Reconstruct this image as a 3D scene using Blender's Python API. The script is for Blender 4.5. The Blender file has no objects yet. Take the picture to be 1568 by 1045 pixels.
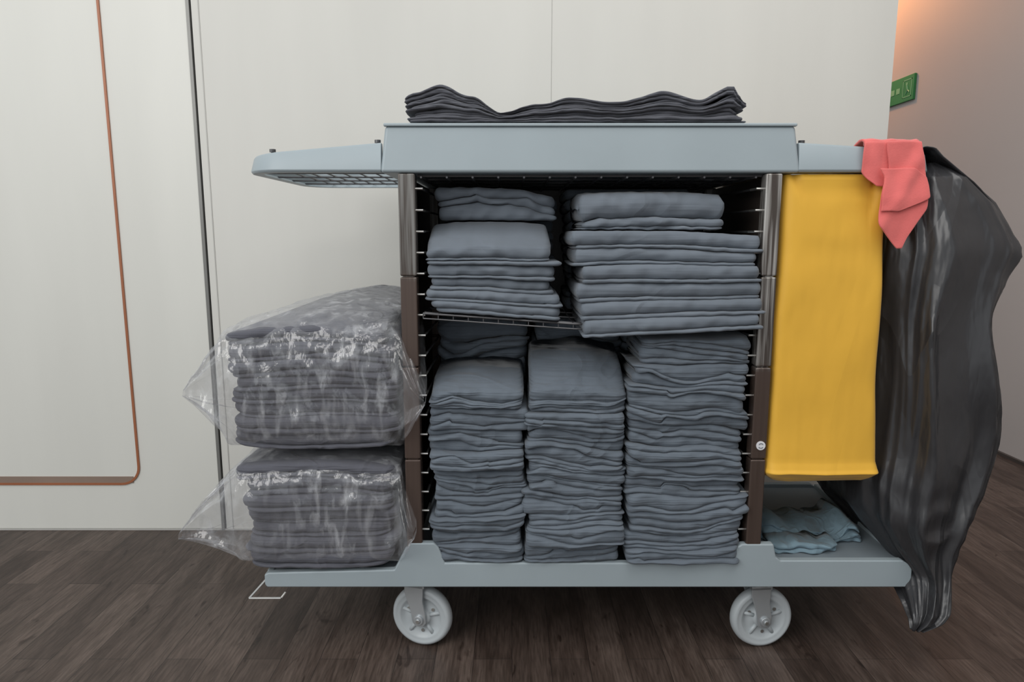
import bpy, math, random
from mathutils import Vector, noise, Matrix
random.seed(7)
scene = bpy.context.scene
try:
    scene.view_settings.view_transform = 'Standard'
except Exception:
    pass

# ------------------------------------------------------------------ materials
def newmat(name):
    m = bpy.data.materials.new(name); m.use_nodes = True
    nt = m.node_tree
    return m, nt, nt.nodes['Principled BSDF']

def pmat(name, col, rough=0.5, metal=0.0, var=0.08, vscale=6.0, bump=0.0, bscale=80.0,
         bdist=0.002, stretch=(1,1,1), sheen=0.0, coat=0.0, spec=0.5):
    m, nt, b = newmat(name)
    N, L = nt.nodes, nt.links
    tc = N.new('ShaderNodeTexCoord'); mp = N.new('ShaderNodeMapping')
    mp.inputs['Scale'].default_value = stretch
    L.new(tc.outputs['Object'], mp.inputs['Vector'])
    n = N.new('ShaderNodeTexNoise'); n.inputs['Scale'].default_value = vscale
    n.inputs['Detail'].default_value = 5
    L.new(mp.outputs[0], n.inputs['Vector'])
    r = N.new('ShaderNodeValToRGB')
    r.color_ramp.elements[0].position = 0.3; r.color_ramp.elements[1].position = 0.7
    r.color_ramp.elements[0].color = tuple(c*(1-var) for c in col)+(1,)
    r.color_ramp.elements[1].color = tuple(min(1,c*(1+var)) for c in col)+(1,)
    L.new(n.outputs['Fac'], r.inputs['Fac']); L.new(r.outputs['Color'], b.inputs['Base Color'])
    b.inputs['Roughness'].default_value = rough
    b.inputs['Metallic'].default_value = metal
    b.inputs['Specular IOR Level'].default_value = spec
    b.inputs['Sheen Weight'].default_value = sheen
    b.inputs['Coat Weight'].default_value = coat
    if bump > 0:
        n2 = N.new('ShaderNodeTexNoise'); n2.inputs['Scale'].default_value = bscale
        n2.inputs['Detail'].default_value = 4
        L.new(mp.outputs[0], n2.inputs['Vector'])
        bp = N.new('ShaderNodeBump'); bp.inputs['Strength'].default_value = bump
        bp.inputs['Distance'].default_value = bdist
        L.new(n2.outputs['Fac'], bp.inputs['Height']); L.new(bp.outputs[0], b.inputs['Normal'])
    return m

def crease_mat(name, col, rough=0.85, var=0.08, soft=16.0, sdist=0.010, cr=9.0, cdist=0.005, cw=0.05,
               stretch=(1,1,1), rot=(0,0.4,0), sheen=0.15, spec=0.3, dist=1.2, layers=0.0, lfreq=260):
    """fabric / film: soft undulation, sharp creases, optional thin sheet layering visible on edges"""
    m, nt, b = newmat(name); N, L = nt.nodes, nt.links
    tc = N.new('ShaderNodeTexCoord'); mp = N.new('ShaderNodeMapping')
    mp.inputs['Scale'].default_value = stretch; mp.inputs['Rotation'].default_value = rot
    L.new(tc.outputs['Object'], mp.inputs['Vector'])
    n = N.new('ShaderNodeTexNoise'); n.inputs['Scale'].default_value = 9; n.inputs['Detail'].default_value = 4
    L.new(tc.outputs['Object'], n.inputs['Vector'])
    r = N.new('ShaderNodeValToRGB'); r.color_ramp.elements[0].position=0.3; r.color_ramp.elements[1].position=0.7
    r.color_ramp.elements[0].color = tuple(c*(1-var) for c in col)+(1,)
    r.color_ramp.elements[1].color = tuple(c*(1+var) for c in col)+(1,)
    L.new(n.outputs['Fac'], r.inputs['Fac']); L.new(r.outputs['Color'], b.inputs['Base Color'])
    a_ = N.new('ShaderNodeTexNoise'); a_.inputs['Scale'].default_value = soft; a_.inputs['Detail'].default_value = 3
    L.new(mp.outputs[0], a_.inputs['Vector'])
    c_ = N.new('ShaderNodeTexNoise'); c_.inputs['Scale'].default_value = cr; c_.inputs['Detail'].default_value = 1
    c_.inputs['Distortion'].default_value = dist
    L.new(mp.outputs[0], c_.inputs['Vector'])
    s = N.new('ShaderNodeMath'); s.operation='SUBTRACT'; s.inputs[1].default_value=0.5; L.new(c_.outputs['Fac'], s.inputs[0])
    ab = N.new('ShaderNodeMath'); ab.operation='ABSOLUTE'; L.new(s.outputs[0], ab.inputs[0])
    mr = N.new('ShaderNodeMapRange'); mr.interpolation_type='LINEAR'; mr.inputs['From Max'].default_value = cw
    mr.inputs['To Min'].default_value=1.0; mr.inputs['To Max'].default_value=0.0
    L.new(ab.outputs[0], mr.inputs['Value'])
    b1 = N.new('ShaderNodeBump'); b1.inputs['Strength'].default_value=0.8; b1.inputs['Distance'].default_value=sdist
    L.new(a_.outputs['Fac'], b1.inputs['Height'])
    b2 = N.new('ShaderNodeBump'); b2.inputs['Strength'].default_value=0.7; b2.inputs['Distance'].default_value=cdist
    L.new(mr.outputs[0], b2.inputs['Height']); L.new(b1.outputs[0], b2.inputs['Normal'])
    last=b2
    if layers>0:
        ml_ = N.new('ShaderNodeMapping'); ml_.inputs['Scale'].default_value=(7,7,lfreq); ml_.inputs['Rotation'].default_value=(0,0.03,0)
        L.new(tc.outputs['Object'], ml_.inputs['Vector'])
        ln = N.new('ShaderNodeTexNoise'); ln.inputs['Scale'].default_value=1.0; ln.inputs['Detail'].default_value=1
        L.new(ml_.outputs[0], ln.inputs['Vector'])
        b3 = N.new('ShaderNodeBump'); b3.inputs['Strength'].default_value=0.9; b3.inputs['Distance'].default_value=layers
        L.new(ln.outputs['Fac'], b3.inputs['Height']); L.new(b2.outputs[0], b3.inputs['Normal']); last=b3
    L.new(last.outputs[0], b.inputs['Normal'])
    b.inputs['Roughness'].default_value = rough; b.inputs['Sheen Weight'].default_value = sheen
    b.inputs['Specular IOR Level'].default_value = spec
    return m

M_wall = pmat('wall_paint', (0.66,0.655,0.615), 0.55, var=0.03, vscale=2.0, stretch=(3,3,0.5), bump=0.1, bscale=4, bdist=0.01)
M_door = pmat('door_laminate', (0.70,0.70,0.655), 0.4, var=0.03, vscale=2.0, stretch=(3,3,0.5))
M_wallr = pmat('corridor_paint', (0.48,0.44,0.42), 0.6, var=0.05, vscale=1.0)
M_groove = pmat('seam_grey', (0.46,0.455,0.43), 0.6)
M_alu = pmat('aluminium_strip', (0.20,0.20,0.19), 0.4, 0.3)
M_inlay = pmat('copper_inlay', (0.36,0.13,0.06), 0.4, 0.1)
M_inlay2 = pmat('inlay_brown_grey', (0.26,0.19,0.15), 0.5)  # brown-grey colour of the band above the inlay line
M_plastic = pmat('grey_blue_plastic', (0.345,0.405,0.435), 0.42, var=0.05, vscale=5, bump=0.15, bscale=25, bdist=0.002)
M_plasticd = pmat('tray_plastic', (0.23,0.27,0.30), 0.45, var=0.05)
M_wheel = pmat('wheel_rubber', (0.47,0.51,0.53), 0.4, var=0.06, vscale=12)
M_fork = pmat('caster_fork_metal', (0.50,0.53,0.55), 0.3, 0.55, var=0.06, vscale=12)
M_steel = pmat('steel', (0.55,0.55,0.53), 0.28, 0.9, var=0.1)
M_dark = pmat('dark_panel', (0.055,0.044,0.038), 0.4, var=0.2)
M_wire = pmat('wire_coated', (0.10,0.10,0.105), 0.35, 0.5)
M_linen = crease_mat('linen_slate', (0.130,0.156,0.187), soft=12, sdist=0.010, cr=6, cdist=0.0022, cw=0.07, stretch=(1,1,1.6), layers=0.0035, lfreq=230)
M_linent = crease_mat('linen_slate_tidy', (0.148,0.173,0.204), soft=7, sdist=0.010, cr=4, cdist=0.0014, cw=0.06, stretch=(1,1,1.2), layers=0.0016, lfreq=150)
M_linend = crease_mat('linen_dark', (0.094,0.098,0.115), soft=12, sdist=0.007, cr=6, cdist=0.0015, cw=0.05, layers=0.003, lfreq=330)
M_linenp = crease_mat('linen_packed', (0.104,0.107,0.128), soft=12, sdist=0.008, cr=6, cdist=0.002, cw=0.05, layers=0.003, lfreq=300)
M_yellow = crease_mat('yellow_vinyl', (0.82,0.46,0.05), rough=0.55, var=0.04, soft=5, sdist=0.014, cr=3.0, cdist=0.0015, cw=0.06, stretch=(1.6,1,0.5), rot=(0,0.0,0), spec=0.35, dist=0.4)
M_red = pmat('red_microfiber', (0.78,0.165,0.155), 0.9, var=0.08, vscale=20, bump=0.4, bscale=400, bdist=0.001, sheen=0.3)
M_blue = crease_mat('blue_cloth', (0.19,0.28,0.335), soft=30, sdist=0.006, cr=12, cdist=0.002, cw=0.06, var=0.18)
M_black = crease_mat('black_polythene', (0.034,0.034,0.037), rough=0.29, var=0.15, soft=14, sdist=0.009, cr=4, cdist=0.004, cw=0.08, stretch=(1.5,1.5,0.45), rot=(0,0.12,0), sheen=0.0, spec=0.6, dist=0.5)
M_green = pmat('sign_green', (0.03,0.22,0.06), 0.5)
M_white = pmat('white_label', (0.75,0.75,0.78), 0.5)
M_signw = pmat('sign_mark', (0.20,0.45,0.23), 0.5)

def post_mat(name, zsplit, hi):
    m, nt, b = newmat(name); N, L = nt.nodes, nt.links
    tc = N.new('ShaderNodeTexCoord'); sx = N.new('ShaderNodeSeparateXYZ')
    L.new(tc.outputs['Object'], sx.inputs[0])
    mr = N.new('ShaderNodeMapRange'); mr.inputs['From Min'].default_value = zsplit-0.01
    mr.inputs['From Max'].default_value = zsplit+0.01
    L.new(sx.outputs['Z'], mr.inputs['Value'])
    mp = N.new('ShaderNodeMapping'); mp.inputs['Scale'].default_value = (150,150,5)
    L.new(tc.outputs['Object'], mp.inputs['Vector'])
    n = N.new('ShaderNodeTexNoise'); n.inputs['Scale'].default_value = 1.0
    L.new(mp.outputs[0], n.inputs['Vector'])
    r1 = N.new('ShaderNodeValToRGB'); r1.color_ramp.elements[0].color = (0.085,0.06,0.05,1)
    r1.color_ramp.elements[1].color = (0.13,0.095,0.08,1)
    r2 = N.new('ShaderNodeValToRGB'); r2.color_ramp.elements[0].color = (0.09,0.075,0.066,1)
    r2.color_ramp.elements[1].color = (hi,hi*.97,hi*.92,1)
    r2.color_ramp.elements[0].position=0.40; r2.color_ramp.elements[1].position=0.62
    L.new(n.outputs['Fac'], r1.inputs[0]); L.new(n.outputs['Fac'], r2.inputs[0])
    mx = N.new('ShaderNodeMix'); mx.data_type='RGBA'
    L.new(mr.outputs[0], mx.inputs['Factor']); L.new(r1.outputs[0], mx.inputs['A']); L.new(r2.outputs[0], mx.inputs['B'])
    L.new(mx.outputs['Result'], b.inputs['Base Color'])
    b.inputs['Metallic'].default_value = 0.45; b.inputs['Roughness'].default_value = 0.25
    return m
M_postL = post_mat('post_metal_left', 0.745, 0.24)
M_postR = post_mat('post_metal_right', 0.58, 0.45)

# floor planks
M_floor, nt, b = newmat('vinyl_planks'); N, L = nt.nodes, nt.links
tc = N.new('ShaderNodeTexCoord'); sp = N.new('ShaderNodeSeparateXYZ'); cb = N.new('ShaderNodeCombineXYZ')
L.new(tc.outputs['Object'], sp.inputs[0]); L.new(sp.outputs['Y'], cb.inputs['X']); L.new(sp.outputs['X'], cb.inputs['Y'])
br = N.new('ShaderNodeTexBrick'); br.inputs['Scale'].default_value = 1.0
br.inputs['Brick Width'].default_value = 0.46; br.inputs['Row Height'].default_value = 0.075
br.inputs['Mortar Size'].default_value = 0.0006; br.inputs['Mortar Smooth'].default_value=0.3; br.inputs['Bias'].default_value = 0.0
br.inputs['Color1'].default_value = (0.052,0.036,0.029,1); br.inputs['Color2'].default_value = (0.096,0.071,0.059,1)
br.inputs['Mortar'].default_value = (0.020,0.014,0.012,1); br.offset = 0.37
L.new(cb.outputs[0], br.inputs['Vector'])
wn = N.new('ShaderNodeTexWhiteNoise'); wn.noise_dimensions='1D'
dv = N.new('ShaderNodeMath'); dv.operation='DIVIDE'; dv.inputs[1].default_value=0.075; L.new(sp.outputs['X'], dv.inputs[0])
fl = N.new('ShaderNodeMath'); fl.operation='FLOOR'; L.new(dv.outputs[0], fl.inputs[0]); L.new(fl.outputs[0], wn.inputs['W'])
sc_ = N.new('ShaderNodeVectorMath'); sc_.operation='SCALE'; sc_.inputs['Scale'].default_value=13.0; L.new(wn.outputs['Color'], sc_.inputs[0])
av = N.new('ShaderNodeVectorMath'); av.operation='ADD'; L.new(cb.outputs[0], av.inputs[0]); L.new(sc_.outputs[0], av.inputs[1])
def nlayer(scale, sc, det, dis, lo, hi, plo, phi):
    mp = N.new('ShaderNodeMapping'); mp.inputs['Scale'].default_value = scale; L.new(av.outputs[0], mp.inputs['Vector'])
    n_ = N.new('ShaderNodeTexNoise'); n_.inputs['Scale'].default_value = sc; n_.inputs['Detail'].default_value = det
    n_.inputs['Distortion'].default_value = dis; L.new(mp.outputs[0], n_.inputs['Vector'])
    r_ = N.new('ShaderNodeValToRGB'); r_.color_ramp.elements[0].position=plo; r_.color_ramp.elements[1].position=phi
    r_.color_ramp.elements[0].color=lo; r_.color_ramp.elements[1].color=hi
    L.new(n_.outputs['Fac'], r_.inputs[0]); return n_, r_
g1,r1=nlayer((22,240,1),1.0,7,0.2,(0.68,0.66,0.64,1),(1.2,1.2,1.2,1),0.36,0.64)
g2,r2=nlayer((4.0,24,1),1.0,4,0.8,(0.62,0.57,0.54,1),(1.10,1.10,1.10,1),0.36,0.58)
g3,r3=nlayer((14,45,1),1.0,2,1.0,(0.40,0.34,0.31,1),(1.0,1.0,1.0,1),0.26,0.36)
prev=br.outputs['Color']
for r_ in (r1,r2,r3):
    mx = N.new('ShaderNodeMix'); mx.data_type='RGBA'; mx.blend_type='MULTIPLY'; mx.inputs['Factor'].default_value=1
    L.new(prev, mx.inputs['A']); L.new(r_.outputs[0], mx.inputs['B']); prev=mx.outputs['Result']
L.new(prev, b.inputs['Base Color']); b.inputs['Roughness'].default_value=0.5
bp = N.new('ShaderNodeBump'); bp.inputs['Strength'].default_value=0.2; bp.inputs['Distance'].default_value=0.0006
L.new(g1.outputs['Fac'], bp.inputs['Height'])
bpm = N.new('ShaderNodeBump'); bpm.invert=True; bpm.inputs['Strength'].default_value=0.5; bpm.inputs['Distance'].default_value=0.0008
L.new(br.outputs['Fac'], bpm.inputs['Height']); L.new(bp.outputs[0], bpm.inputs['Normal']); L.new(bpm.outputs[0], b.inputs['Normal'])

# clear film
M_film = bpy.data.materials.new('clear_film'); M_film.use_nodes = True
nt = M_film.node_tree; N, L = nt.nodes, nt.links
for n in list(N): N.remove(n)
out = N.new('ShaderNodeOutputMaterial'); tr = N.new('ShaderNodeBsdfTransparent'); tr.inputs[0].default_value=(0.98,0.98,0.99,1)
pb = N.new('ShaderNodeBsdfPrincipled'); pb.inputs['Base Color'].default_value=(0.72,0.74,0.77,1); pb.inputs['Roughness'].default_value=0.2
tc = N.new('ShaderNodeTexCoord')
mp = N.new('ShaderNodeMapping'); mp.inputs['Scale'].default_value=(1,1,0.28); mp.inputs['Rotation'].default_value=(0,0.2,0)
L.new(tc.outputs['Object'], mp.inputs['Vector'])
n1 = N.new('ShaderNodeTexNoise'); n1.inputs['Scale'].default_value=55; n1.inputs['Detail'].default_value=4; n1.inputs['Distortion'].default_value=0.4
L.new(mp.outputs[0], n1.inputs['Vector'])
mpb = N.new('ShaderNodeMapping'); mpb.inputs['Scale'].default_value=(1,1,0.7); mpb.inputs['Rotation'].default_value=(0,-0.9,0.3)
L.new(tc.outputs['Object'], mpb.inputs['Vector'])
n2 = N.new('ShaderNodeTexNoise'); n2.inputs['Scale'].default_value=10; n2.inputs['Detail'].default_value=3; n2.inputs['Distortion'].default_value=0.5
L.new(mpb.outputs[0], n2.inputs['Vector'])
rp = N.new('ShaderNodeValToRGB'); rp.color_ramp.elements[0].position=0.48; rp.color_ramp.elements[0].color=(0.03,0.03,0.03,1)
rp.color_ramp.elements[1].position=0.72; rp.color_ramp.elements[1].color=(0.5,0.5,0.5,1)
L.new(n1.outputs['Fac'], rp.inputs[0])
rq = N.new('ShaderNodeValToRGB'); rq.color_ramp.elements[0].position=0.42; rq.color_ramp.elements[0].color=(0.18,0.18,0.18,1)
rq.color_ramp.elements[1].position=0.68; rq.color_ramp.elements[1].color=(1,1,1,1)
L.new(n2.outputs['Fac'], rq.inputs[0])
mm = N.new('ShaderNodeMath'); mm.operation='MULTIPLY'; L.new(rp.outputs[0], mm.inputs[0]); L.new(rq.outputs[0], mm.inputs[1])  # whitish crinkle highlights painted into the film as noise streaks
lw = N.new('ShaderNodeLayerWeight'); lw.inputs['Blend'].default_value=0.25
ml = N.new('ShaderNodeMath'); ml.operation='MULTIPLY'; ml.inputs[1].default_value=0.36; L.new(lw.outputs['Facing'], ml.inputs[0])
ad = N.new('ShaderNodeMath'); ad.operation='ADD'; ad.use_clamp=True; L.new(mm.outputs[0], ad.inputs[0]); L.new(ml.outputs[0], ad.inputs[1])
ad2 = N.new('ShaderNodeMath'); ad2.operation='ADD'; ad2.inputs[1].default_value=0.025; ad2.use_clamp=True; L.new(ad.outputs[0], ad2.inputs[0])
bp = N.new('ShaderNodeBump'); bp.inputs['Strength'].default_value=0.7; bp.inputs['Distance'].default_value=0.007
L.new(n1.outputs['Fac'], bp.inputs['Height'])
bp2 = N.new('ShaderNodeBump'); bp2.inputs['Strength'].default_value=0.8; bp2.inputs['Distance'].default_value=0.022
L.new(n2.outputs['Fac'], bp2.inputs['Height']); L.new(bp2.outputs[0], bp.inputs['Normal'])
L.new(bp.outputs[0], pb.inputs['Normal'])
gl = N.new('ShaderNodeBsdfGlossy'); gl.inputs['Roughness'].default_value=0.13; gl.inputs['Color'].default_value=(1,1,1,1); L.new(bp.outputs[0], gl.inputs['Normal'])
ms = N.new('ShaderNodeMixShader'); L.new(ad2.outputs[0], ms.inputs[0]); L.new(tr.outputs[0], ms.inputs[1]); L.new(pb.outputs[0], ms.inputs[2])
ms2 = N.new('ShaderNodeMixShader'); ms2.inputs[0].default_value=0.075; L.new(ms.outputs[0], ms2.inputs[1]); L.new(gl.outputs[0], ms2.inputs[2])
L.new(ms2.outputs[0], out.inputs[0])

# ------------------------------------------------------------------ geometry helpers
def mesh_obj(name, V, F, mat, parent=None, smooth=False, bevel=0.0, seg=2):
    me = bpy.data.meshes.new(name); me.from_pydata([tuple(v) for v in V], [], F); me.update()
    o = bpy.data.objects.new(name, me); scene.collection.objects.link(o)
    me.materials.append(mat)
    import bmesh
    bm = bmesh.new(); bm.from_mesh(me); bmesh.ops.recalc_face_normals(bm, faces=bm.faces); bm.to_mesh(me); bm.free()
    if smooth:
        for p in me.polygons: p.use_smooth = True
    if bevel > 0:
        md = o.modifiers.new('bevel','BEVEL'); md.width = bevel; md.segments = seg; md.limit_method='ANGLE'
        for p in me.polygons: p.use_smooth = True
        try:
            md.harden_normals = True
        except Exception: pass
    if parent: o.parent = parent
    return o

class Acc:
    def __init__(s): s.V=[]; s.F=[]
    def add(s, V, F):
        o=len(s.V); s.V += [tuple(v) for v in V]; s.F += [tuple(i+o for i in f) for f in F]
    def box(s, x0,x1,y0,y1,z0,z1):
        s.add([(x0,y0,z0),(x1,y0,z0),(x1,y1,z0),(x0,y1,z0),(x0,y0,z1),(x1,y0,z1),(x1,y1,z1),(x0,y1,z1)],
              [(0,3,2,1),(4,5,6,7),(0,1,5,4),(1,2,6,5),(2,3,7,6),(3,0,4,7)])
    def rod(s, a, b, r, n=8):
        a=Vector(a); b=Vector(b); d=(b-a).normalized()
        u = d.cross(Vector((0,0,1)));
        if u.length<1e-3: u = d.cross(Vector((1,0,0)))
        u.normalize(); w=d.cross(u)
        V=[]; F=[]
        for p in (a,b):
            for i in range(n):
                t=2*math.pi*i/n; V.append(p+u*math.cos(t)*r+w*math.sin(t)*r)
        for i in range(n):
            j=(i+1)%n; F.append((i,j,n+j,n+i))
        F.append(tuple(range(n-1,-1,-1))); F.append(tuple(range(n,2*n)))
        s.add(V,F)
    def prism(s, pts, y0, y1):
        n=len(pts); V=[(x,y0,z) for x,z in pts]+[(x,y1,z) for x,z in pts]
        F=[tuple(range(n)), tuple(range(2*n-1,n-1,-1))]+[(i,(i+1)%n,n+(i+1)%n,n+i) for i in range(n)]
        s.add(V,F)
    def lathe(s, prof, c, n=40):
        m=len(prof); V=[]; F=[]
        for i in range(n):
            t=2*math.pi*i/n
            for r,y in prof: V.append((c[0]+r*math.cos(t), c[1]+y, c[2]+r*math.sin(t)))
        for i in range(n):
            k=(i+1)%n
            for j in range(m-1): F.append((i*m+j,i*m+j+1,k*m+j+1,k*m+j))
        s.add(V,F)
    def obj(s, name, mat, parent=None, **k): return mesh_obj(name, s.V, s.F, mat, parent, **k)

def empty(name):
    e=bpy.data.objects.new(name,None); scene.collection.objects.link(e); e.empty_display_size=0.1; return e

def nz(x,y,z): return noise.noise(Vector((x,y,z)))

def interp(tab, x, smooth=True):
    if x<=tab[0][0]: return tab[0][1]
    for (a,fa),(b_,fb) in zip(tab,tab[1:]):
        if x<=b_:
            t=(x-a)/(b_-a)
            if smooth: t=t*t*(3-2*t)
            return fa+(fb-fa)*t
    return tab[-1][1]

# ------------------------------------------------------------------ folded linen stack
def linen(acc, x0,x1,yf,yb,zb,zt,n, seed, per=3, wob=0.25, kink=0.7, fx=9.0, jit=0.006, jx=0.006,
          rc=0.07, fine=0.0012, lean=(0,0), nx=60, thick=None, edge=0.03, itvar=0.35, nosemax=0.007, sway=0.0):
    """n plies between zb(x,y) and zt(x,y); plies are grouped into folded items of `per`;
    inside an item the ply borders run in kinked, wedge-like lines as folded cloth does"""
    rnd=random.Random(seed)
    S=[0,0.004,0.012,0.026]+[0.045+0.91*i/(nx-9) for i in range(nx-8)]+[0.974,0.988,0.996,1]
    nx=len(S)
    ys=[0.0,0.12,0.45,1.0]
    tw=thick or [1.0]*n
    K=[]
    for k in range(n):
        m=rnd.choice((2,3,4))
        ks=sorted([0.0]+[rnd.uniform(0.1,0.9) for _ in range(m-1)]+[1.0])
        K.append([(s_, math.exp(kink*rnd.uniform(-1.5,0.75))) for s_ in ks])
    IT=[1+itvar*rnd.uniform(-1,1)*min(1,kink) for _ in range(n//per+1)]
    H=[[None]*len(ys) for _ in S]
    for i,s in enumerate(S):
        x=x0+s*(x1-x0)
        for j,q in enumerate(ys):
            y=yf+q*(yb-yf)
            th=[]
            for it in range((n+per-1)//per):
                ks=range(it*per,min(n,(it+1)*per))
                loc=[]
                for k in ks:
                    v=interp(K[k],s,False)*(1+0.5*wob*nz(x*fx*2,y*6,k*1.3+seed))
                    loc.append(max(0.06,v)*tw[k])
                sm=sum(loc); want=sum(tw[k] for k in ks)*IT[it]*(1+wob*1.3*nz(x*fx+seed*3.1,y*5+seed,it*0.9))
                th+= [v/sm*want for v in loc]
            tot=sum(th); a=zb(x,y); bb=zt(x,y); c=0; h=[a]
            for v in th:
                c+=v/tot; h.append(a+(bb-a)*c)
            H[i][j]=h
    for k in range(n):
        it=k//per
        ri=random.Random(seed*100+it)
        dx0=ri.uniform(-jx,jx); dx1=ri.uniform(-jx,jx); dyi=ri.uniform(-jit,jit)
        dx0+=rnd.uniform(-.5,.5)*jx; dx1+=rnd.uniform(-.5,.5)*jx
        sw=sway*nz(it*0.55,seed,3); dx0+=sw; dx1+=sw
        dyk=rnd.uniform(-.35,.35)*jit
        ph=rnd.uniform(0,50); sl=rnd.uniform(-1,1)*jit*0.5
        V=[];F=[]
        kk=(k+0.5)/n
        nose=7
        for i,s in enumerate(S):
            e=abs(2*s-1); r=edge
            ef=1.0 if e<1-2*r else math.sqrt(max(0,1-((e-(1-2*r))/(2*r))**2))
            pl=0 if e<1-rc*2 else 1-math.sqrt(max(0,1-((e-(1-rc*2))/(rc*2))**2))
            x=(x0+dx0)+s*((x1+dx1)-(x0+dx0))+lean[0]*kk
            yfr=yf+dyi+dyk+sl*(2*s-1)+0.5*jit*nz(x*14,ph,0)+pl*rc*(x1-x0)*0.9+lean[1]*kk
            row=[]
            for j in (3,2,1):
                lo,hi=H[i][j][k],H[i][j][k+1]; mid=(lo+hi)/2; hf=(hi-lo)/2*ef*0.985
                row.append((x, yfr+ys[j]*(yb-yfr), mid-hf))
            lo,hi=H[i][0][k],H[i][0][k+1]; mid=(lo+hi)/2; hf=(hi-lo)/2*ef*0.985
            rad=min((hi-lo)/2,nosemax)
            for q in range(nose):
                a=-math.pi/2+math.pi*q/(nose-1)
                row.append((x, yfr+rad*(1.1-1.1*math.cos(a)) , mid+hf*math.sin(a)))
            for j in (1,2,3):
                lo,hi=H[i][j][k],H[i][j][k+1]; mid=(lo+hi)/2; hf=(hi-lo)/2*ef*0.985
                row.append((x, yfr+ys[j]*(yb-yfr), mid+hf))
            for (a,b_,c) in row:
                f1=nz(a*45,b_*30,c*60+seed)
                V.append((a+fine*nz(b_*50,c*60,a*20), b_+fine*2.2*f1, c+fine*nz(a*60+9,b_*40,c*30)*0.6))
        m=len(row)
        for i in range(nx-1):
            for j in range(m-1):
                F.append((i*m+j,(i+1)*m+j,(i+1)*m+j+1,i*m+j+1))
            F.append((i*m+m-1,(i+1)*m+m-1,(i+1)*m,i*m))
        F.append(tuple(range(m))); F.append(tuple((nx-1)*m+j for j in range(m-1,-1,-1)))
        acc.add(V,F)

# ------------------------------------------------------------------ room
YW=0.59
a=Acc(); a.box(-4,6,-4,7,-0.05,0); a.obj('floor',M_floor)
a=Acc(); a.box(-0.800,0.962,YW,YW+0.14,0,2.7); a.obj('wall_back',M_wall)
a=Acc(); a.box(-4,-0.812,YW+0.05,YW+0.14,0,2.7); a.obj('wall_back_left',M_wall)
a=Acc(); a.box(1.84,1.95,-4,7,0,2.7); a.obj('wall_right',M_wallr)
a=Acc(); a.box(-4,1.95,6.9,7,0,2.7); a.obj('wall_far',M_wallr)
a=Acc(); a.box(1.828,1.84,-4,6.9,0,0.012); a.obj('baseboard_right',M_dark)
door=empty('door_1')
a=Acc(); a.box(-2.6,-0.812,YW-0.001,YW+0.05,0.004,2.6); a.obj('door_leaf',M_door,door,bevel=0.002)
def ribbon(path, w, y0, y1):
    V=[];F=[];n=len(path)
    for i,(x,z) in enumerate(path):
        p0=path[max(0,i-1)];p1=path[min(n-1,i+1)]
        dx,dz=p1[0]-p0[0],p1[1]-p0[1];l=math.hypot(dx,dz);nx_,nz_=-dz/l,dx/l
        for s,y in ((-.5,y0),(.5,y0),(.5,y1),(-.5,y1)):
            V.append((x+nx_*w*s,y,z+nz_*w*s))
    for i in range(n-1):
        for j in range(4):
            k=(j+1)%4; F.append((i*4+j,i*4+k,(i+1)*4+k,(i+1)*4+j))
    F.append((0,1,2,3));F.append(tuple(4*(n-1)+q for q in (3,2,1,0)))
    return V,F
def inlay_path(xr,zb,r):
    p=[(xr,2.4),(xr,1.2)]
    for i in range(9):
        t=math.pi/2*i/8; p.append((xr-r+r*math.cos(t),zb+r-r*math.sin(t)))
    p+=[(-1.6,zb),(-2.4,zb)]; return p
a=Acc(); a.add(*ribbon(inlay_path(-1.030,0.136,0.05),0.0060,YW-0.0045,YW+0.002)); a.obj('inlay_line',M_inlay,door)
a=Acc(); a.box(-2.4,-1.048,YW-0.003,YW+0.002,0.1385,0.157); a.obj('inlay_band',M_inlay2,door)
a=Acc(); a.box(-0.812,-0.804,YW-0.004,YW+0.06,0.0,2.7); a.obj('trim_1',M_alu)
a=Acc(); a.box(-0.783,-0.7805,YW-0.0012,YW+0.01,0,2.7); a.obj('trim_2',M_groove)
a=Acc(); a.box(0.0988,0.1002,YW-0.0008,YW+0.01,0,2.7); a.obj('trim_3',M_groove)
a=Acc(); a.box(-2.6,0.962,YW-0.003,YW+0.02,0,0.004); a.obj('trim_4',M_groove)
sg=empty('exit_sign')
a=Acc(); a.box(1.828,1.84,2.03,2.36,1.43,1.545); a.obj('panel',M_green,sg,bevel=0.002)
a=Acc()
a.box(1.8265,1.8285,2.045,2.115,1.448,1.452); a.box(1.8265,1.8285,2.045,2.115,1.523,1.527)
a.box(1.8265,1.8285,2.045,2.049,1.448,1.527); a.box(1.8265,1.8285,2.111,2.115,1.448,1.527)
a.rod((1.827,2.085,1.508),(1.8285,2.085,1.508),0.007,10); a.rod((1.8275,2.082,1.50),(1.8275,2.075,1.48),0.004,6)
a.rod((1.8275,2.075,1.48),(1.8275,2.092,1.462),0.003,6); a.rod((1.8275,2.075,1.48),(1.8275,2.060,1.468),0.003,6)
for i in range(4): a.box(1.8265,1.8285,2.14+i*0.045,2.17+i*0.045,1.475,1.50)
a.obj('markings',M_signw,sg)

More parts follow.
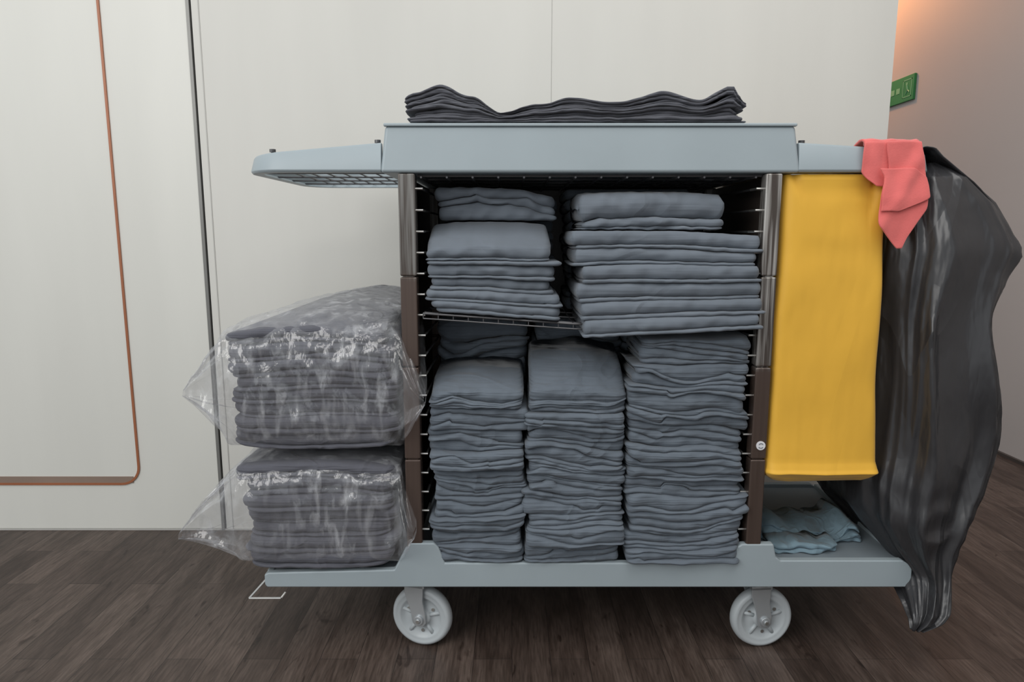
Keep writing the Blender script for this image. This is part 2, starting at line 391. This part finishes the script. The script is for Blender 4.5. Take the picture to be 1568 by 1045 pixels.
# ------------------------------------------------------------------ cart
cart=empty('housekeeping_cart')
D=0.42
a=Acc()
xt0,xt1,xb0,xb1=-0.2205,0.4915,-0.230,0.503
def frus(acc,x0t,x1t,x0b,x1b,y0t,y1t,y0b,y1b,zb_,zt_):
    acc.add([(x0b,y0b,zb_),(x1b,y0b,zb_),(x1b,y1b,zb_),(x0b,y1b,zb_),(x0t,y0t,zt_),(x1t,y0t,zt_),(x1t,y1t,zt_),(x0t,y1t,zt_)],
              [(0,3,2,1),(4,5,6,7),(0,1,5,4),(1,2,6,5),(2,3,7,6),(3,0,4,7)])
frus(a,xt0,xt1,xb0,xb1,0.006,D-0.006,0,D,0.926,1.006)
a.obj('deck_center',M_plastic,cart,bevel=0.006,seg=3)
a=Acc(); frus(a,xt0-0.002,xt1+0.002,xt0-0.002,xt1+0.002,0.002,0.012,0.002,0.012,1.0045,1.0100)
a.obj('deck_lip',M_plastic,cart,bevel=0.002)
def wing(name, xin, xend, zin, zend):
    sgn = 1 if xend>xin else -1
    R=0.07; path=[]
    path.append((xin,0.004))
    for i in range(1,12): path.append((xin+(xend-sgn*R-xin)*i/12, 0.004))
    for i in range(9):
        t=math.pi/2*i/8; path.append((xend-sgn*R+sgn*R*math.sin(t),0.004+R-R*math.cos(t)))
    for i in range(1,6): path.append((xend, 0.004+R+(D-0.008-2*R)*i/6))
    for i in range(9):
        t=math.pi/2*i/8; path.append((xend-sgn*R+sgn*R*math.cos(t),D-0.004-R+R*math.sin(t)))
    for i in range(11,-1,-1): path.append((xin+(xend-sgn*R-xin)*i/12, D-0.004))
    V=[];F=[];n=len(path); m=8
    for i,(x,y) in enumerate(path):
        p0=path[max(0,i-1)];p1=path[min(n-1,i+1)]
        dx,dy=p1[0]-p0[0],p1[1]-p0[1];l=math.hypot(dx,dy);ox,oy=dy/l*sgn,-dx/l*sgn
        f=abs(x-xin)/abs(xend-xin); zt=zin+(zend-zin)*f
        zbm=0.927
        prof=[(0.0,zbm),(0.003,zbm+0.004),(-0.003,zt-0.004),(-0.006,zt),(-0.016,zt),(-0.018,zt-0.006),(-0.012,zbm+0.004),(-0.02,zbm)]
        for o_,z in prof: V.append((x+ox*o_,y+oy*o_,z))
    for i in range(n-1):
        for j in range(m):
            k=(j+1)%m; F.append((i*m+j,i*m+k,(i+1)*m+k,(i+1)*m+j))
    F.append(tuple(range(m)));F.append(tuple((n-1)*m+j for j in range(m-1,-1,-1)))
    mesh_obj(name,V,F,M_plastic,cart,smooth=False,bevel=0.0015)
    w=Acc()
    for i in range(1,7):
        x=xin+(xend-sgn*0.03-xin)*i/7; w.rod((x,0.02,0.934),(x,D-0.02,0.934),0.0014,6)
    for y in (0.07,0.16,0.25,0.34): w.rod((xin,y,0.931),(xend-sgn*0.012,y,0.931),0.0018,6)
    w.obj(name+'_grille',M_wire,cart)
wing('deck_wing_left',-0.228,-0.474,0.978,0.957)
wing('deck_wing_right',0.500,0.752,0.978,0.963)
a=Acc()
for x,z in ((-0.425,0.962),(-0.238,0.978),(0.513,0.977)):
    a.rod((x,0.03,z-0.03),(x,0.03,z+0.003),0.003); a.rod((x,0.03,z+0.002),(x,0.03,z+0.007),0.0055,12)
a.obj('deck_studs',M_wire,cart)
a=Acc()
for i in range(14):
    x=-0.16+i*0.0453; a.rod((x,0.01,0.919),(x,D-0.01,0.919),0.002,6)
for y in (0.02,0.10,0.18,0.26,0.34,0.40): a.rod((-0.168,y,0.9225),(0.442,y,0.9225),0.0025,6)
a.obj('under_grille',M_wire,cart)
for nm,x0,x1,mt,y0 in (('post_front_left',-0.200,-0.170,M_postL,0.0),('post_front_right',0.4445,0.4735,M_postR,0.0),
                  ('post_back_left',-0.200,-0.170,M_postL,D-0.03),('post_back_right',0.4445,0.4735,M_postR,D-0.03)):
    a=Acc(); cuts=[0.20,0.405,0.580,0.745,0.926]
    for c0,c1 in zip(cuts,cuts[1:]): a.box(x0,x1,y0+0.002,y0+0.03,c0+0.0008,c1-0.0008)
    a.box(x0+0.004,x1-0.004,y0+0.006,y0+0.027,0.19,0.926)
    a.obj(nm,mt,cart,bevel=0.003)
a=Acc()
a.box(-0.196,-0.190,0.03,D-0.03,0.2,0.922); a.box(0.463,0.469,0.03,D-0.03,0.2,0.922); a.box(-0.196,0.469,D-0.012,D-0.006,0.2,0.922)
a.obj('side_and_back_panels',M_dark,cart)
a=Acc()
for sx,xi in ((1,-0.170),(-1,0.4445)):
    for i in range(18):
        z=0.262+i*0.0375
        a.rod((xi-sx*0.004,0.016,z),(xi+sx*0.012,0.016,z),0.0022,8)
        a.rod((xi+sx*0.010,0.016,z),(xi+sx*0.010,0.05,z),0.0022,6)
a.obj('shelf_pins',M_steel,cart)
a=Acc()
for sx,xi in ((1,-0.170),(-1,0.4445)):
    for i in range(18):
        z=0.262+i*0.0375
        a.rod((xi+sx*0.010,0.05,z),(xi+sx*0.010,D-0.02,z),0.0022,6)
a.obj('shelf_rungs',M_wire,cart)
a=Acc(); a.rod((0.4615,0.0025,0.432),(0.4615,0.0005,0.432),0.0085,24); a.obj('post_label',M_white,cart)
a=Acc()
for t0 in (0.6,3.7):
    for i in range(5):
        t=t0+i*0.4;t2=t+0.4
        a.rod((0.4615+0.0045*math.cos(t),0.0,0.432+0.0045*math.sin(t)),(0.4615+0.0045*math.cos(t2),0.0,0.432+0.0045*math.sin(t2)),0.0007,5)
a.obj('label_mark',M_linen,cart)
a=Acc()
def shz(x): return 0.678-0.070*(min(x,0.12)+0.15)
xs=(-0.160,0.436)
segs=[xs[0]+(xs[1]-xs[0])*i/22 for i in range(23)]
for y in (0.003,0.02,0.10,0.18,0.26,0.34,0.395):
    for x_,x2_ in zip(segs,segs[1:]): a.rod((x_,y,shz(x_)),(x2_,y,shz(x2_)),0.0019 if y<0.01 else 0.0016,6)
for x_,x2_ in zip(segs,segs[1:]): a.rod((x_,0.003,shz(x_)-0.009),(x2_,0.003,shz(x2_)-0.009),0.0014,6)
for x in segs:
    a.rod((x,0.003,shz(x)-0.009),(x,0.003,shz(x)),0.0010,6); a.rod((x,0.003,shz(x)),(x,0.395,shz(x)),0.0013,6)
a.obj('wire_shelf',M_wire,cart)
rail=[(-0.474,0.156),(-0.470,0.150),(0.757,0.150),(0.765,0.158),(0.765,0.192),(0.745,0.205),(0.512,0.205),(0.503,0.212),(0.497,0.238),
      (0.437,0.238),(0.428,0.232),(0.412,0.200),(-0.128,0.200),(-0.140,0.232),(-0.148,0.240),(-0.192,0.240),(-0.205,0.225),(-0.225,0.186),(-0.466,0.180),(-0.474,0.176)]
a=Acc(); a.prism(rail,0.0,0.016); a.obj('base_rail_front',M_plastic,cart,bevel=0.003)
a=Acc(); a.prism(rail,D-0.016,D); a.obj('base_rail_back',M_plastic,cart,bevel=0.003)
a=Acc(); a.box(-0.474,-0.460,0.016,D-0.016,0.150,0.178); a.box(0.751,0.765,0.016,D-0.016,0.150,0.206)
a.obj('base_ends',M_plastic,cart,bevel=0.003)
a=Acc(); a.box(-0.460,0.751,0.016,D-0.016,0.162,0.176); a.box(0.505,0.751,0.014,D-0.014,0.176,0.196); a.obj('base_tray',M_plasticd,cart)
a=Acc(); P=[(-0.47,0.02,0.165),(-0.505,0.0,0.128),(-0.44,-0.01,0.134),(-0.435,0.0,0.140)]
for p,q in zip(P,P[1:]): a.rod(p,q,0.0022,8)
a.obj('wire_bracket',M_steel,cart)
def caster(i,x,y,rot):
    R=0.062; c=(0,0,R)
    w=Acc()
    prof=[(0.010,-0.013),(0.018,-0.013),(0.019,-0.006),(0.038,-0.005),(0.042,-0.011),(0.046,-0.0125),(0.052,-0.012),(0.054,-0.0135),(0.0595,-0.010),(0.062,-0.004),
          (0.062,0.004),(0.0595,0.010),(0.054,0.0135),(0.052,0.012),(0.046,0.0125),(0.042,0.011),(0.038,0.005),(0.019,0.006),(0.018,0.013),(0.010,0.013)]
    w.lathe(prof,c,56)
    for k in range(5):
        t=2*math.pi*k/5+0.3
        for sy in (-1,1):
            w.rod((c[0]+0.016*math.cos(t),sy*0.006,c[2]+0.016*math.sin(t)),(c[0]+0.041*math.cos(t),sy*0.006,c[2]+0.041*math.sin(t)),0.004,8)
    o1=w.obj('caster_%d_wheel'%i,M_wheel,cart,smooth=True)
    f=Acc()
    for sy in (-1,1):
        y0,y1=(-0.021,-0.0165) if sy<0 else (0.0165,0.021)
        pts=[(-0.014,0.055),(-0.008,0.047),(0.008,0.047),(0.014,0.055),(0.013,0.075),(0.008,0.100),(0.010,0.134),(-0.030,0.134),(-0.030,0.118),(-0.018,0.080)]
        f.prism([(p[0],p[1]) for p in pts],y0,y1)
        f.rod((0,sy*0.016,R),(0,sy*0.026,R),0.0095,20); f.rod((0,sy*0.026,R),(0,sy*0.029,R),0.005,12)
    f.box(-0.030,0.012,-0.021,0.021,0.128,0.136)
    f.rod((-0.010,0,0.136),(-0.010,0,0.152),0.016,24); f.rod((-0.010,0,0.134),(-0.010,0,0.141),0.024,28)
    o2=f.obj('caster_%d_fork'%i,M_fork,cart,bevel=0.0012)
    b2=Acc(); b2.rod((0,-0.030,R),(0,-0.0285,R),0.004,6)
    for k in range(3):
        t=2*math.pi*k/3+0.6; b2.rod((0.030*math.cos(t),-0.0075,R+0.030*math.sin(t)),(0.030*math.cos(t),-0.004,R+0.030*math.sin(t)),0.0035,10)
    o3=b2.obj('caster_%d_bolt'%i,M_steel,cart)
    for o in (o1,o2,o3):
        o.location=(x,y,0); o.rotation_euler=(0,0,rot)
caster(1,-0.180,0.055,math.radians(-14)); caster(2,0.499,0.05,math.radians(5))
caster(3,-0.180,0.36,math.radians(20)); caster(4,0.499,0.36,math.radians(-10))

# ------------------------------------------------------------------ linen stacks
def flat(z): return lambda x,y: z
def colstack(name,x0,x1,zbody,n,top,seed,yf=-0.004,yb=0.16,mat=M_linen,tx=(0,0),**k):
    a=Acc(); linen(a,x0,x1,yf,yb,flat(0.203),lambda x,y:zbody+0.003*nz(x*15,y*8,seed),n,seed,wob=0.38,kink=1.15,jit=0.009,jx=0.006,fx=7,sway=0.012,nosemax=0.006,fine=0.0015,itvar=0.25,**k)
    linen(a,x0+tx[0],x1+tx[1],yf+0.002,yb,lambda x,y:zbody+0.003*nz(x*15,y*8,seed)+0.001,top,5,seed+50,per=5,wob=0.35,kink=1.1,jit=0.008,jx=0.005,rc=0.12,
          thick=[0.7,0.7,0.5,0.8,1.8],fine=0.002,nosemax=0.008)
    a.obj(name,mat,smooth=True)
colstack('folded_linen_stack',-0.152,0.022,0.502,27,lambda x,y:0.540+0.032*min(1,max(0,y)/0.1)+0.005*nz(x*20,y*12,3)-0.008*abs((x+0.06)/0.08)**3,1)
colstack('folded_linen_stack',0.028,0.210,0.495,27,lambda x,y:0.546+0.066*min(1,max(0,y)/0.13)**0.8+0.006*nz(x*20,y*12,5)-0.012*abs((x-0.115)/0.09)**3,2)
colstack('folded_linen_stack',0.217,0.432,0.585,33,lambda x,y:0.632+0.010*min(1,max(0,y)/0.1)+0.007*nz(x*18,y*12,8),3,tx=(0.022,0.004))
def back(x0,x1,zt,n,seed,**k):
    a=Acc(); linen(a,x0,x1,0.175,0.385,flat(0.203),zt,n,seed,nx=40,jit=0.012,jx=0.01,rc=0.12,wob=0.5,kink=0.9,thick=[0.8,0.5,1.6]*(n//3),nosemax=0.014,fine=0.0025); a.obj('folded_linen_stack',M_linen,smooth=True)
back(-0.145,0.035,lambda x,y:0.650+0.010*nz(x*20,y*20,1),15,4)
back(0.045,0.225,lambda x,y:0.640+0.010*nz(x*20,y*20,2),15,5)
back(0.235,0.425,lambda x,y:0.634,15,6)
# upper shelf, left stack
a=Acc()
zb=lambda x,y: shz(x)+0.004
linen(a,-0.152,0.080,0.002,0.20,zb,lambda x,y:0.772+0.003*nz(x*9,y*5,2),9,11,per=2,wob=0.16,kink=0.3,fx=6,jit=0.007,jx=0.010,
      thick=[0.5,1.0,0.4,1.1,0.4,1.2,0.5,1.5,0.5],fine=0.0016,edge=0.03,nosemax=0.007)
linen(a,-0.150,0.068,0.000,0.20,lambda x,y:0.773+0.003*nz(x*9,y*5,2),lambda x,y:0.802+0.045*min(1,max(0,y)/0.10)**0.8-0.008*abs((x+0.04)/0.11)**4,2,14,per=2,wob=0.1,kink=0.2,fx=6,jit=0.003,jx=0.006,
      thick=[0.4,2.2],fine=0.0025,edge=0.04,rc=0.08,nosemax=0.009)
a.obj('folded_linen_stack',M_linent,smooth=True)
a=Acc()
linen(a,-0.135,0.088,0.21,0.38,lambda x,y:shz(x)+0.005,lambda x,y:0.900-0.012*abs((x)/0.1),12,12,per=2,wob=0.3,kink=0.5,fx=7,jit=0.01,jx=0.01,nx=40)
linen(a,-0.140,0.084,0.070,0.205,lambda x,y:0.846,lambda x,y:0.906-0.16*max(0,x+0.02)+0.004*nz(x*18,y*9,4),3,13,per=3,wob=0.4,kink=0.8,fx=7,jit=0.014,jx=0.01,nx=50,thick=[0.8,1.0,1.4],fine=0.003,nosemax=0.010)
a.obj('folded_linen_stack',M_linent,smooth=True)
# upper shelf, right stack
a=Acc()
linen(a,0.120,0.442,-0.022,0.21,lambda x,y:0.638+0.016*(x-0.12)/0.32,lambda x,y:0.826-0.006*max(0,(x-0.30)/0.1)+0.0*y,12,21,per=2,wob=0.10,kink=0.22,fx=5,jit=0.008,jx=0.008,
      thick=[0.40,1.5]*6,fine=0.0016,lean=(-0.006,0.020),nx=90,edge=0.014,rc=0.028,nosemax=0.0075,itvar=0.5)
linen(a,0.116,0.385,0.012,0.21,lambda x,y:0.828,lambda x,y:0.892+0.008*min(1,max(0,y)/0.1)-0.006*abs((x-0.25)/0.14)**3,3,25,per=3,wob=0.2,kink=0.35,thick=[0.35,0.8,2.4],nx=70,edge=0.03,rc=0.05,fine=0.003,nosemax=0.013,jit=0.010,jx=0.010)
a.obj('folded_linen_stack',M_linent,smooth=True)
a=Acc()
linen(a,0.115,0.365,0.215,0.385,lambda x,y:shz(x)+0.005,lambda x,y:0.912,12,23,per=2,wob=0.3,kink=0.4,fx=5,nx=40)
a.obj('folded_linen_stack',M_linent,smooth=True)
# top of the deck
a=Acc()
tab=[(-0.185,1.052),(-0.165,1.060),(-0.12,1.075),(-0.065,1.055),(-0.015,1.028),(0.05,1.043),(0.105,1.053),(0.18,1.045),(0.265,1.064),(0.325,1.050),(0.38,1.074),(0.395,1.055)]
linen(a,-0.180,0.398,0.010,0.26,lambda x,y:1.0125,lambda x,y:interp(tab,x)+0.002*nz(x*20,y*10,3),10,31,per=2,wob=0.2,kink=0.5,fx=5,jit=0.006,jx=0.010,rc=0.012,nx=120,fine=0.0018,edge=0.008,nosemax=0.005)
a.obj('spread_linen_pile',M_linend,smooth=True)

# ------------------------------------------------------------------ packed linen in clear film
def film(name, x0,x1,y0,y1,z0,z1,domez,tl,tr,seed,parent):
    NT,MR=130,104; V=[];F=[]
    cy=(y0+y1)/2; cz=(z0+z1)/2; hy=(y1-y0)/2; hz=(z1-z0)/2
    for i in range(NT):
        t=i/(NT-1)
        if t<0.22:
            q=t/0.22; x=tl[0]+(x0-tl[0])*q; sz=0.05+0.95*q**0.9; sy=0.02+0.98*q**1.5
            oy=tl[1]+(cy-tl[1])*q; oz=tl[2]+(cz-tl[2])*q**0.9; pl=(1-q)
        elif t>0.84:
            q=(1-t)/0.16; x=tr[0]+(x1-tr[0])*q; sz=0.05+0.95*q**1.1; sy=0.05+0.95*q**0.8
            oy=tr[1]+(cy-tr[1])*q; oz=tr[2]+(cz-tr[2])*q**0.9; pl=(1-q)
        else:
            x=x0+(x1-x0)*(t-0.22)/0.62; sz=sy=1; oy=cy;oz=cz;pl=0
        for j in range(MR):
            a_=2*math.pi*j/MR; c,s=math.cos(a_),math.sin(a_)
            ex=0.42
            yy=math.copysign(abs(c)**ex,c); zz=math.copysign(abs(s)**ex,s)
            w=1+0.14*pl*math.sin(11*a_+seed)+0.02*abs(nz(a_*3,x*18,seed))
            y=oy+yy*hy*sy*w; z=oz+zz*hz*sz*w
            if zz>0: z+= domez((x-x0)/(x1-x0),(y-y0)/(y1-y0))*max(0,zz)*sz
            d=0.006*(1-2*abs(nz(x*16,y*16+seed,z*16)))+0.005*nz(x*50,y*50,z*50+seed)
            y+=d*c; z+=d*s*0.7 if s>0 else abs(d)*0.3
            V.append((x+0.004*nz(y*20,z*20,x*10+seed),y,max(z,z0-0.012)))
    for i in range(NT-1):
        for j in range(MR):
            k=(j+1)%MR; F.append((i*MR+j,i*MR+k,(i+1)*MR+k,(i+1)*MR+j))
    mesh_obj(name,V,F,M_film,parent,smooth=True)
dome=lambda u,v: 0.055*max(0,min(1,v))**0.8*max(0,min(1,u*1.3))+0.015*math.sin(math.pi*max(0,min(1,u)))
pk=empty('plastic_wrapped_linen_pack')
TH=[0.5,1.4]*8
a=Acc(); linen(a,-0.520,-0.216,0.0,0.36,lambda x,y:0.425+0.01*abs((x+0.37)/0.15)**3,
   lambda x,y:0.640+dome((x+0.525)/0.31,y/0.36),16,41,per=2,wob=0.2,kink=0.45,fx=5,jit=0.007,jx=0.012,rc=0.09,thick=TH[:16])
a.obj('linen',M_linenp,pk,smooth=True)
film('film',-0.527,-0.209,-0.014,0.372,0.416,0.652,dome,(-0.617,0.03,0.525),(-0.155,-0.035,0.525),1.0,pk)
pk2=empty('plastic_wrapped_linen_pack')
dome2=lambda u,v: 0.012*math.sin(math.pi*max(0,min(1,u)))
a=Acc(); linen(a,-0.508,-0.222,0.0,0.36,lambda x,y:0.190+0.01*abs((x+0.37)/0.15)**3,
   lambda x,y:0.388+dome2((x+0.525)/0.31,y/0.36),14,42,per=2,wob=0.15,kink=0.35,fx=4,jit=0.007,jx=0.012,rc=0.09,thick=TH[:14])
a.obj('linen',M_linenp,pk2,smooth=True)
film('film',-0.516,-0.212,-0.016,0.372,0.186,0.395,dome2,(-0.630,0.0,0.255),(-0.180,-0.035,0.275),7.0,pk2)

# ------------------------------------------------------------------ yellow bag
def ringbag(name,rows,mat,disp,NJ=96,ex=0.35,sub=6,cap=True,parent=None,xmin=None):
    V=[];F=[];R=[]
    for (ra,rb) in zip(rows,rows[1:]):
        for q in range(sub):
            t=q/sub; R.append([u+(v-u)*t for u,v in zip(ra,rb)])
    R.append(list(rows[-1]))
    for _ in range(2):
        R=[R[0]]+[[R[i][0]]+[(R[i-1][k]+2*R[i][k]+R[i+1][k])/4 for k in range(1,5)] for i in range(1,len(R)-1)]+[R[-1]]
    n=len(R)
    for i,(z,xl,xr,yf,yb) in enumerate(R):
        cx,cy,hx,hy=(xl+xr)/2,(yf+yb)/2,(xr-xl)/2,(yb-yf)/2
        for j in range(NJ):
            a_=2*math.pi*j/NJ; c,s=math.cos(a_),math.sin(a_)
            X=cx+math.copysign(abs(c)**ex,c)*hx; Y=cy+math.copysign(abs(s)**ex,s)*hy
            dx,dy,dz=disp(X,Y,z,a_,c,s,i/(n-1)); xx=X+dx
            if xmin and z>0.37: xx=max(xx,xmin)
            V.append((xx,Y+dy,z+dz))
    for i in range(n-1):
        for j in range(NJ):
            k=(j+1)%NJ; F.append((i*NJ+j,i*NJ+k,(i+1)*NJ+k,(i+1)*NJ+j))
    if cap: F.append(tuple(range(NJ))); F.append(tuple((n-1)*NJ+j for j in range(NJ)))
    return mesh_obj(name,V,F,mat,parent,smooth=True)
def dy_(X,Y,z,a_,c,s,t):
    d=0.006*nz(X*12,Y*12,z*5)+0.003*nz(X*25,Y*30,z*10)
    for (cx,k) in ((0.495,1.3),(0.650,-1.4),(0.650,-0.6),(0.525,0.3),(0.60,-0.25)):
        u=(X-cx)-k*0.40*(0.93-z); d+= -0.009*math.exp(-(u/0.008)**2)*math.exp(-(0.93-z)/0.10)
    return (c*d*0.5, s*d, 0.004*nz(X*18,Y*9,2)*(1 if t>0.93 else 0))
yb_=empty('yellow_laundry_bag')
ringbag('bag_body',[(0.924,0.477,0.668,0.010,0.39),(0.86,0.477,0.669,0.008,0.40),(0.80,0.477,0.670,0.006,0.40),(0.71,0.477,0.672,0.004,0.40),(0.62,0.477,0.674,0.003,0.40),(0.53,0.477,0.677,0.002,0.40),(0.45,0.477,0.680,0.000,0.40),
        (0.400,0.476,0.683,-0.002,0.40),(0.386,0.475,0.686,-0.007,0.40),(0.380,0.474,0.687,-0.011,0.40),(0.376,0.474,0.685,-0.006,0.40),(0.368,0.480,0.680,0.003,0.39),(0.359,0.490,0.670,0.015,0.38)],M_yellow,dy_,NJ=240,ex=0.14,sub=6,parent=yb_)

# ------------------------------------------------------------------ black bag
def dk(X,Y,z,a_,c,s,t):
    mid=math.sin(math.pi*min(1,max(0,t)))
    pl=1-2*abs(nz(c*1.7+0.5*nz(z*3,0,5),s*1.7,z*0.9)); pl2=1-2*abs(nz(c*4,s*4+7,z*1.8))
    d=(0.020*pl+0.007*pl2-0.012)*(0.3+0.7*mid)
    cr=math.exp(-((z-0.77)/0.045)**2)*max(0,c-0.1)
    d+=cr*0.018*(1-2*abs(nz(X*20,Y*14,z*26)))
    lo=math.exp(-((z-0.27)/0.07)**2); d+=lo*0.009*(1-2*abs(nz(X*14,Y*12,z*16)))
    return (c*d,s*d,0.003*nz(X*20,Y*20,z*20))
tb=empty('black_trash_bag')
ringbag('bag_body',[(0.950,0.757,0.778,0.06,0.34),(0.935,0.740,0.800,0.035,0.37),(0.920,0.715,0.828,0.02,0.39),(0.876,0.692,0.880,0.00,0.40),(0.797,0.690,0.925,-0.02,0.41),
   (0.738,0.688,0.902,-0.02,0.41),(0.668,0.690,0.882,-0.02,0.40),(0.548,0.690,0.912,-0.03,0.41),(0.472,0.690,0.922,-0.03,0.41),
   (0.41,0.690,0.915,-0.03,0.41),(0.345,0.684,0.897,-0.03,0.40),(0.28,0.694,0.868,-0.03,0.38),(0.230,0.728,0.845,-0.03,0.33),
   (0.178,0.768,0.828,-0.035,0.22),(0.128,0.750,0.810,-0.06,0.02),(0.110,0.746,0.794,-0.06,-0.03),(0.092,0.744,0.762,-0.055,-0.045)],M_black,dk,NJ=200,ex=0.6,sub=7,parent=tb,xmin=0.691)
V=[];F=[]
NU,NV=60,30
for i in range(NU):
    u=i/(NU-1)
    for j in range(NV):
        v=j/(NV-1)
        P=[(0.722,0.945),(0.726,0.968),(0.738,0.976),(0.752,0.972),(0.768,0.956),(0.796,0.936),(0.836,0.907),(0.876,0.868),(0.905,0.824),(0.918,0.775)]
        q=v*(len(P)-1); k=min(len(P)-2,int(q)); f=q-k
        X=P[k][0]+(P[k+1][0]-P[k][0])*f; Z=P[k][1]+(P[k+1][1]-P[k][1])*f
        Y=0.05+u*0.32-0.045*v*(1-u)
        if v>0.35: X-=(v-0.35)*0.05*max(0,1-u/0.2)
        w=0.005*nz(u*14,v*2.5,1)+0.004*v*math.sin(u*30+3*v)
        zz=Z+w+(0.02*nz(u*5,0,7)*v if v>0.6 else 0)
        V.append((X+w+0.004*v,Y,zz))
for i in range(NU-1):
    for j in range(NV-1): F.append((i*NV+j,i*NV+j+1,(i+1)*NV+j+1,(i+1)*NV+j))
o=mesh_obj('bag_collar',V,F,M_black,tb,smooth=True); md=o.modifiers.new('s','SOLIDIFY'); md.thickness=0.0015

# ------------------------------------------------------------------ red cloth
def sheet(name,rows,mat,yfun,parent,nu=26,nv=34,thick=0.003):
    V=[];F=[]
    for j in range(nv):
        t=j/(nv-1)*(len(rows)-1); k=min(len(rows)-2,int(t)); f=t-k
        z=rows[k][0]+(rows[k+1][0]-rows[k][0])*f; xl=rows[k][1]+(rows[k+1][1]-rows[k][1])*f; xr=rows[k][2]+(rows[k+1][2]-rows[k][2])*f
        for i in range(nu):
            x=xl+(xr-xl)*i/(nu-1); V.append((x+0.0015*nz(z*40,i*.3,1),yfun(x,z),z+0.002*nz(x*40,z*10,3)))
    for j in range(nv-1):
        for i in range(nu-1): F.append((j*nu+i,j*nu+i+1,(j+1)*nu+i+1,(j+1)*nu+i))
    o=mesh_obj(name,V,F,mat,parent,smooth=True); m=o.modifiers.new('s','SOLIDIFY'); m.thickness=thick; m.offset=0
    s=o.modifiers.new('sub','SUBSURF'); s.levels=1; s.render_levels=1
    return o
rc_=empty('red_cleaning_cloth')
def yA(x,z):
    b0=-0.010-0.004*math.exp(-((x-0.675+0.5*(0.9-z))/0.012)**2)-0.004*nz(x*40,z*25,2)
    return b0-0.006*max(0,min(1,(0.93-z)/0.05))
def yB(x,z): return -0.005-0.003*nz(x*50,z*30,5)
sheet('main_fold',[(0.978,0.643,0.702),(0.95,0.647,0.708),(0.928,0.650,0.712),(0.903,0.640,0.717),(0.864,0.636,0.719),(0.836,0.634,0.702),(0.814,0.655,0.689),(0.795,0.672,0.680)],M_red,yA,rc_)
sheet('side_flap',[(0.978,0.608,0.652),(0.945,0.606,0.655),(0.927,0.606,0.656),(0.915,0.618,0.656),(0.902,0.634,0.655)],M_red,yB,rc_,nv=20)
sheet('over_flap',[(0.932,0.632,0.690),(0.918,0.640,0.712),(0.900,0.638,0.7175),(0.880,0.637,0.719),(0.858,0.637,0.664)],M_red,lambda x,z:yA(x,z)-0.005,rc_,nv=20)
V=[];F=[]
for i in range(24):
    x=0.608+0.095*i/23
    prof=[(-0.004,0.972),(-0.003,0.980),(0.006,0.9835),(0.016,0.983),(0.028,0.979),(0.045,0.970),(0.07,0.955),(0.10,0.945)]
    for (y,z) in prof: V.append((x,y,z+0.002*nz(x*60,y*30,1)))
for i in range(23):
    for j in range(7): F.append((i*8+j,i*8+j+1,(i+1)*8+j+1,(i+1)*8+j))
o=mesh_obj('rim_part',V,F,M_red,rc_,smooth=True); m=o.modifiers.new('s','SOLIDIFY'); m.thickness=0.004

# ------------------------------------------------------------------ blue cloth loosely folded in tray
a=Acc()
def bt(x,y):
    u=(x-0.515)/0.20; v=(y-0.08)/0.14
    return 0.212+0.030*math.exp(-((u-0.12)/0.16)**2-((v-0.7)/0.6)**2)+0.020*math.exp(-((u-0.92)/0.10)**2)+0.014*math.exp(-((v-0.1-0.6*u)/0.18)**2)+0.008*nz(x*30,y*30,2)
linen(a,0.512,0.722,0.085,0.235,lambda x,y:0.1975,bt,4,77,per=4,wob=0.8,kink=1.0,fx=20,jit=0.018,jx=0.008,rc=0.06,fine=0.006,nx=90,edge=0.025,nosemax=0.006)
linen(a,0.520,0.640,0.055,0.11,lambda x,y:0.1975,lambda x,y:0.214+0.008*nz(x*40,y*30,5),2,79,per=2,wob=0.8,kink=0.8,fx=20,jit=0.010,jx=0.006,rc=0.10,fine=0.006,nx=60,edge=0.04)
a.obj('blue_cleaning_cloth',M_blue,smooth=True)

# ------------------------------------------------------------------ lights
w=bpy.data.worlds.new('world'); scene.world=w; w.use_nodes=True
w.node_tree.nodes['Background'].inputs[0].default_value=(0.93,0.97,1.0,1)
w.node_tree.nodes['Background'].inputs[1].default_value=0.68
def area(name,loc,target,size,power,col):
    l=bpy.data.lights.new(name,'AREA'); l.shape='RECTANGLE'; l.size=size[0]; l.size_y=size[1]; l.energy=power; l.color=col
    o=bpy.data.objects.new(name,l); scene.collection.objects.link(o); o.location=loc
    o.rotation_euler=(Vector(target)-Vector(loc)).to_track_quat('-Z','Y').to_euler(); return o
area('window_light',(-1.9,-2.2,2.1),(-0.2,0.3,0.7),(2.0,1.8),42,(1.0,0.98,0.95))
area('ceiling_light',(0.5,-0.9,2.6),(0.3,0.2,0),(1.6,1.2),18,(1.0,0.97,0.93))
l=bpy.data.lights.new('corridor_lamp','POINT'); l.energy=26; l.color=(1.0,0.38,0.11); l.shadow_soft_size=0.08
o=bpy.data.objects.new('corridor_lamp',l); scene.collection.objects.link(o); o.location=(1.45,2.6,2.1)

# ------------------------------------------------------------------ camera
cd=bpy.data.cameras.new('camera'); cam=bpy.data.objects.new('camera',cd); scene.collection.objects.link(cam)
cd.sensor_width=36; cd.lens=24.0; cd.clip_start=0.02
cam.location=(0,-1.22,0.82); cam.rotation_euler=(math.radians(90-8.9),0,0)
scene.camera=cam
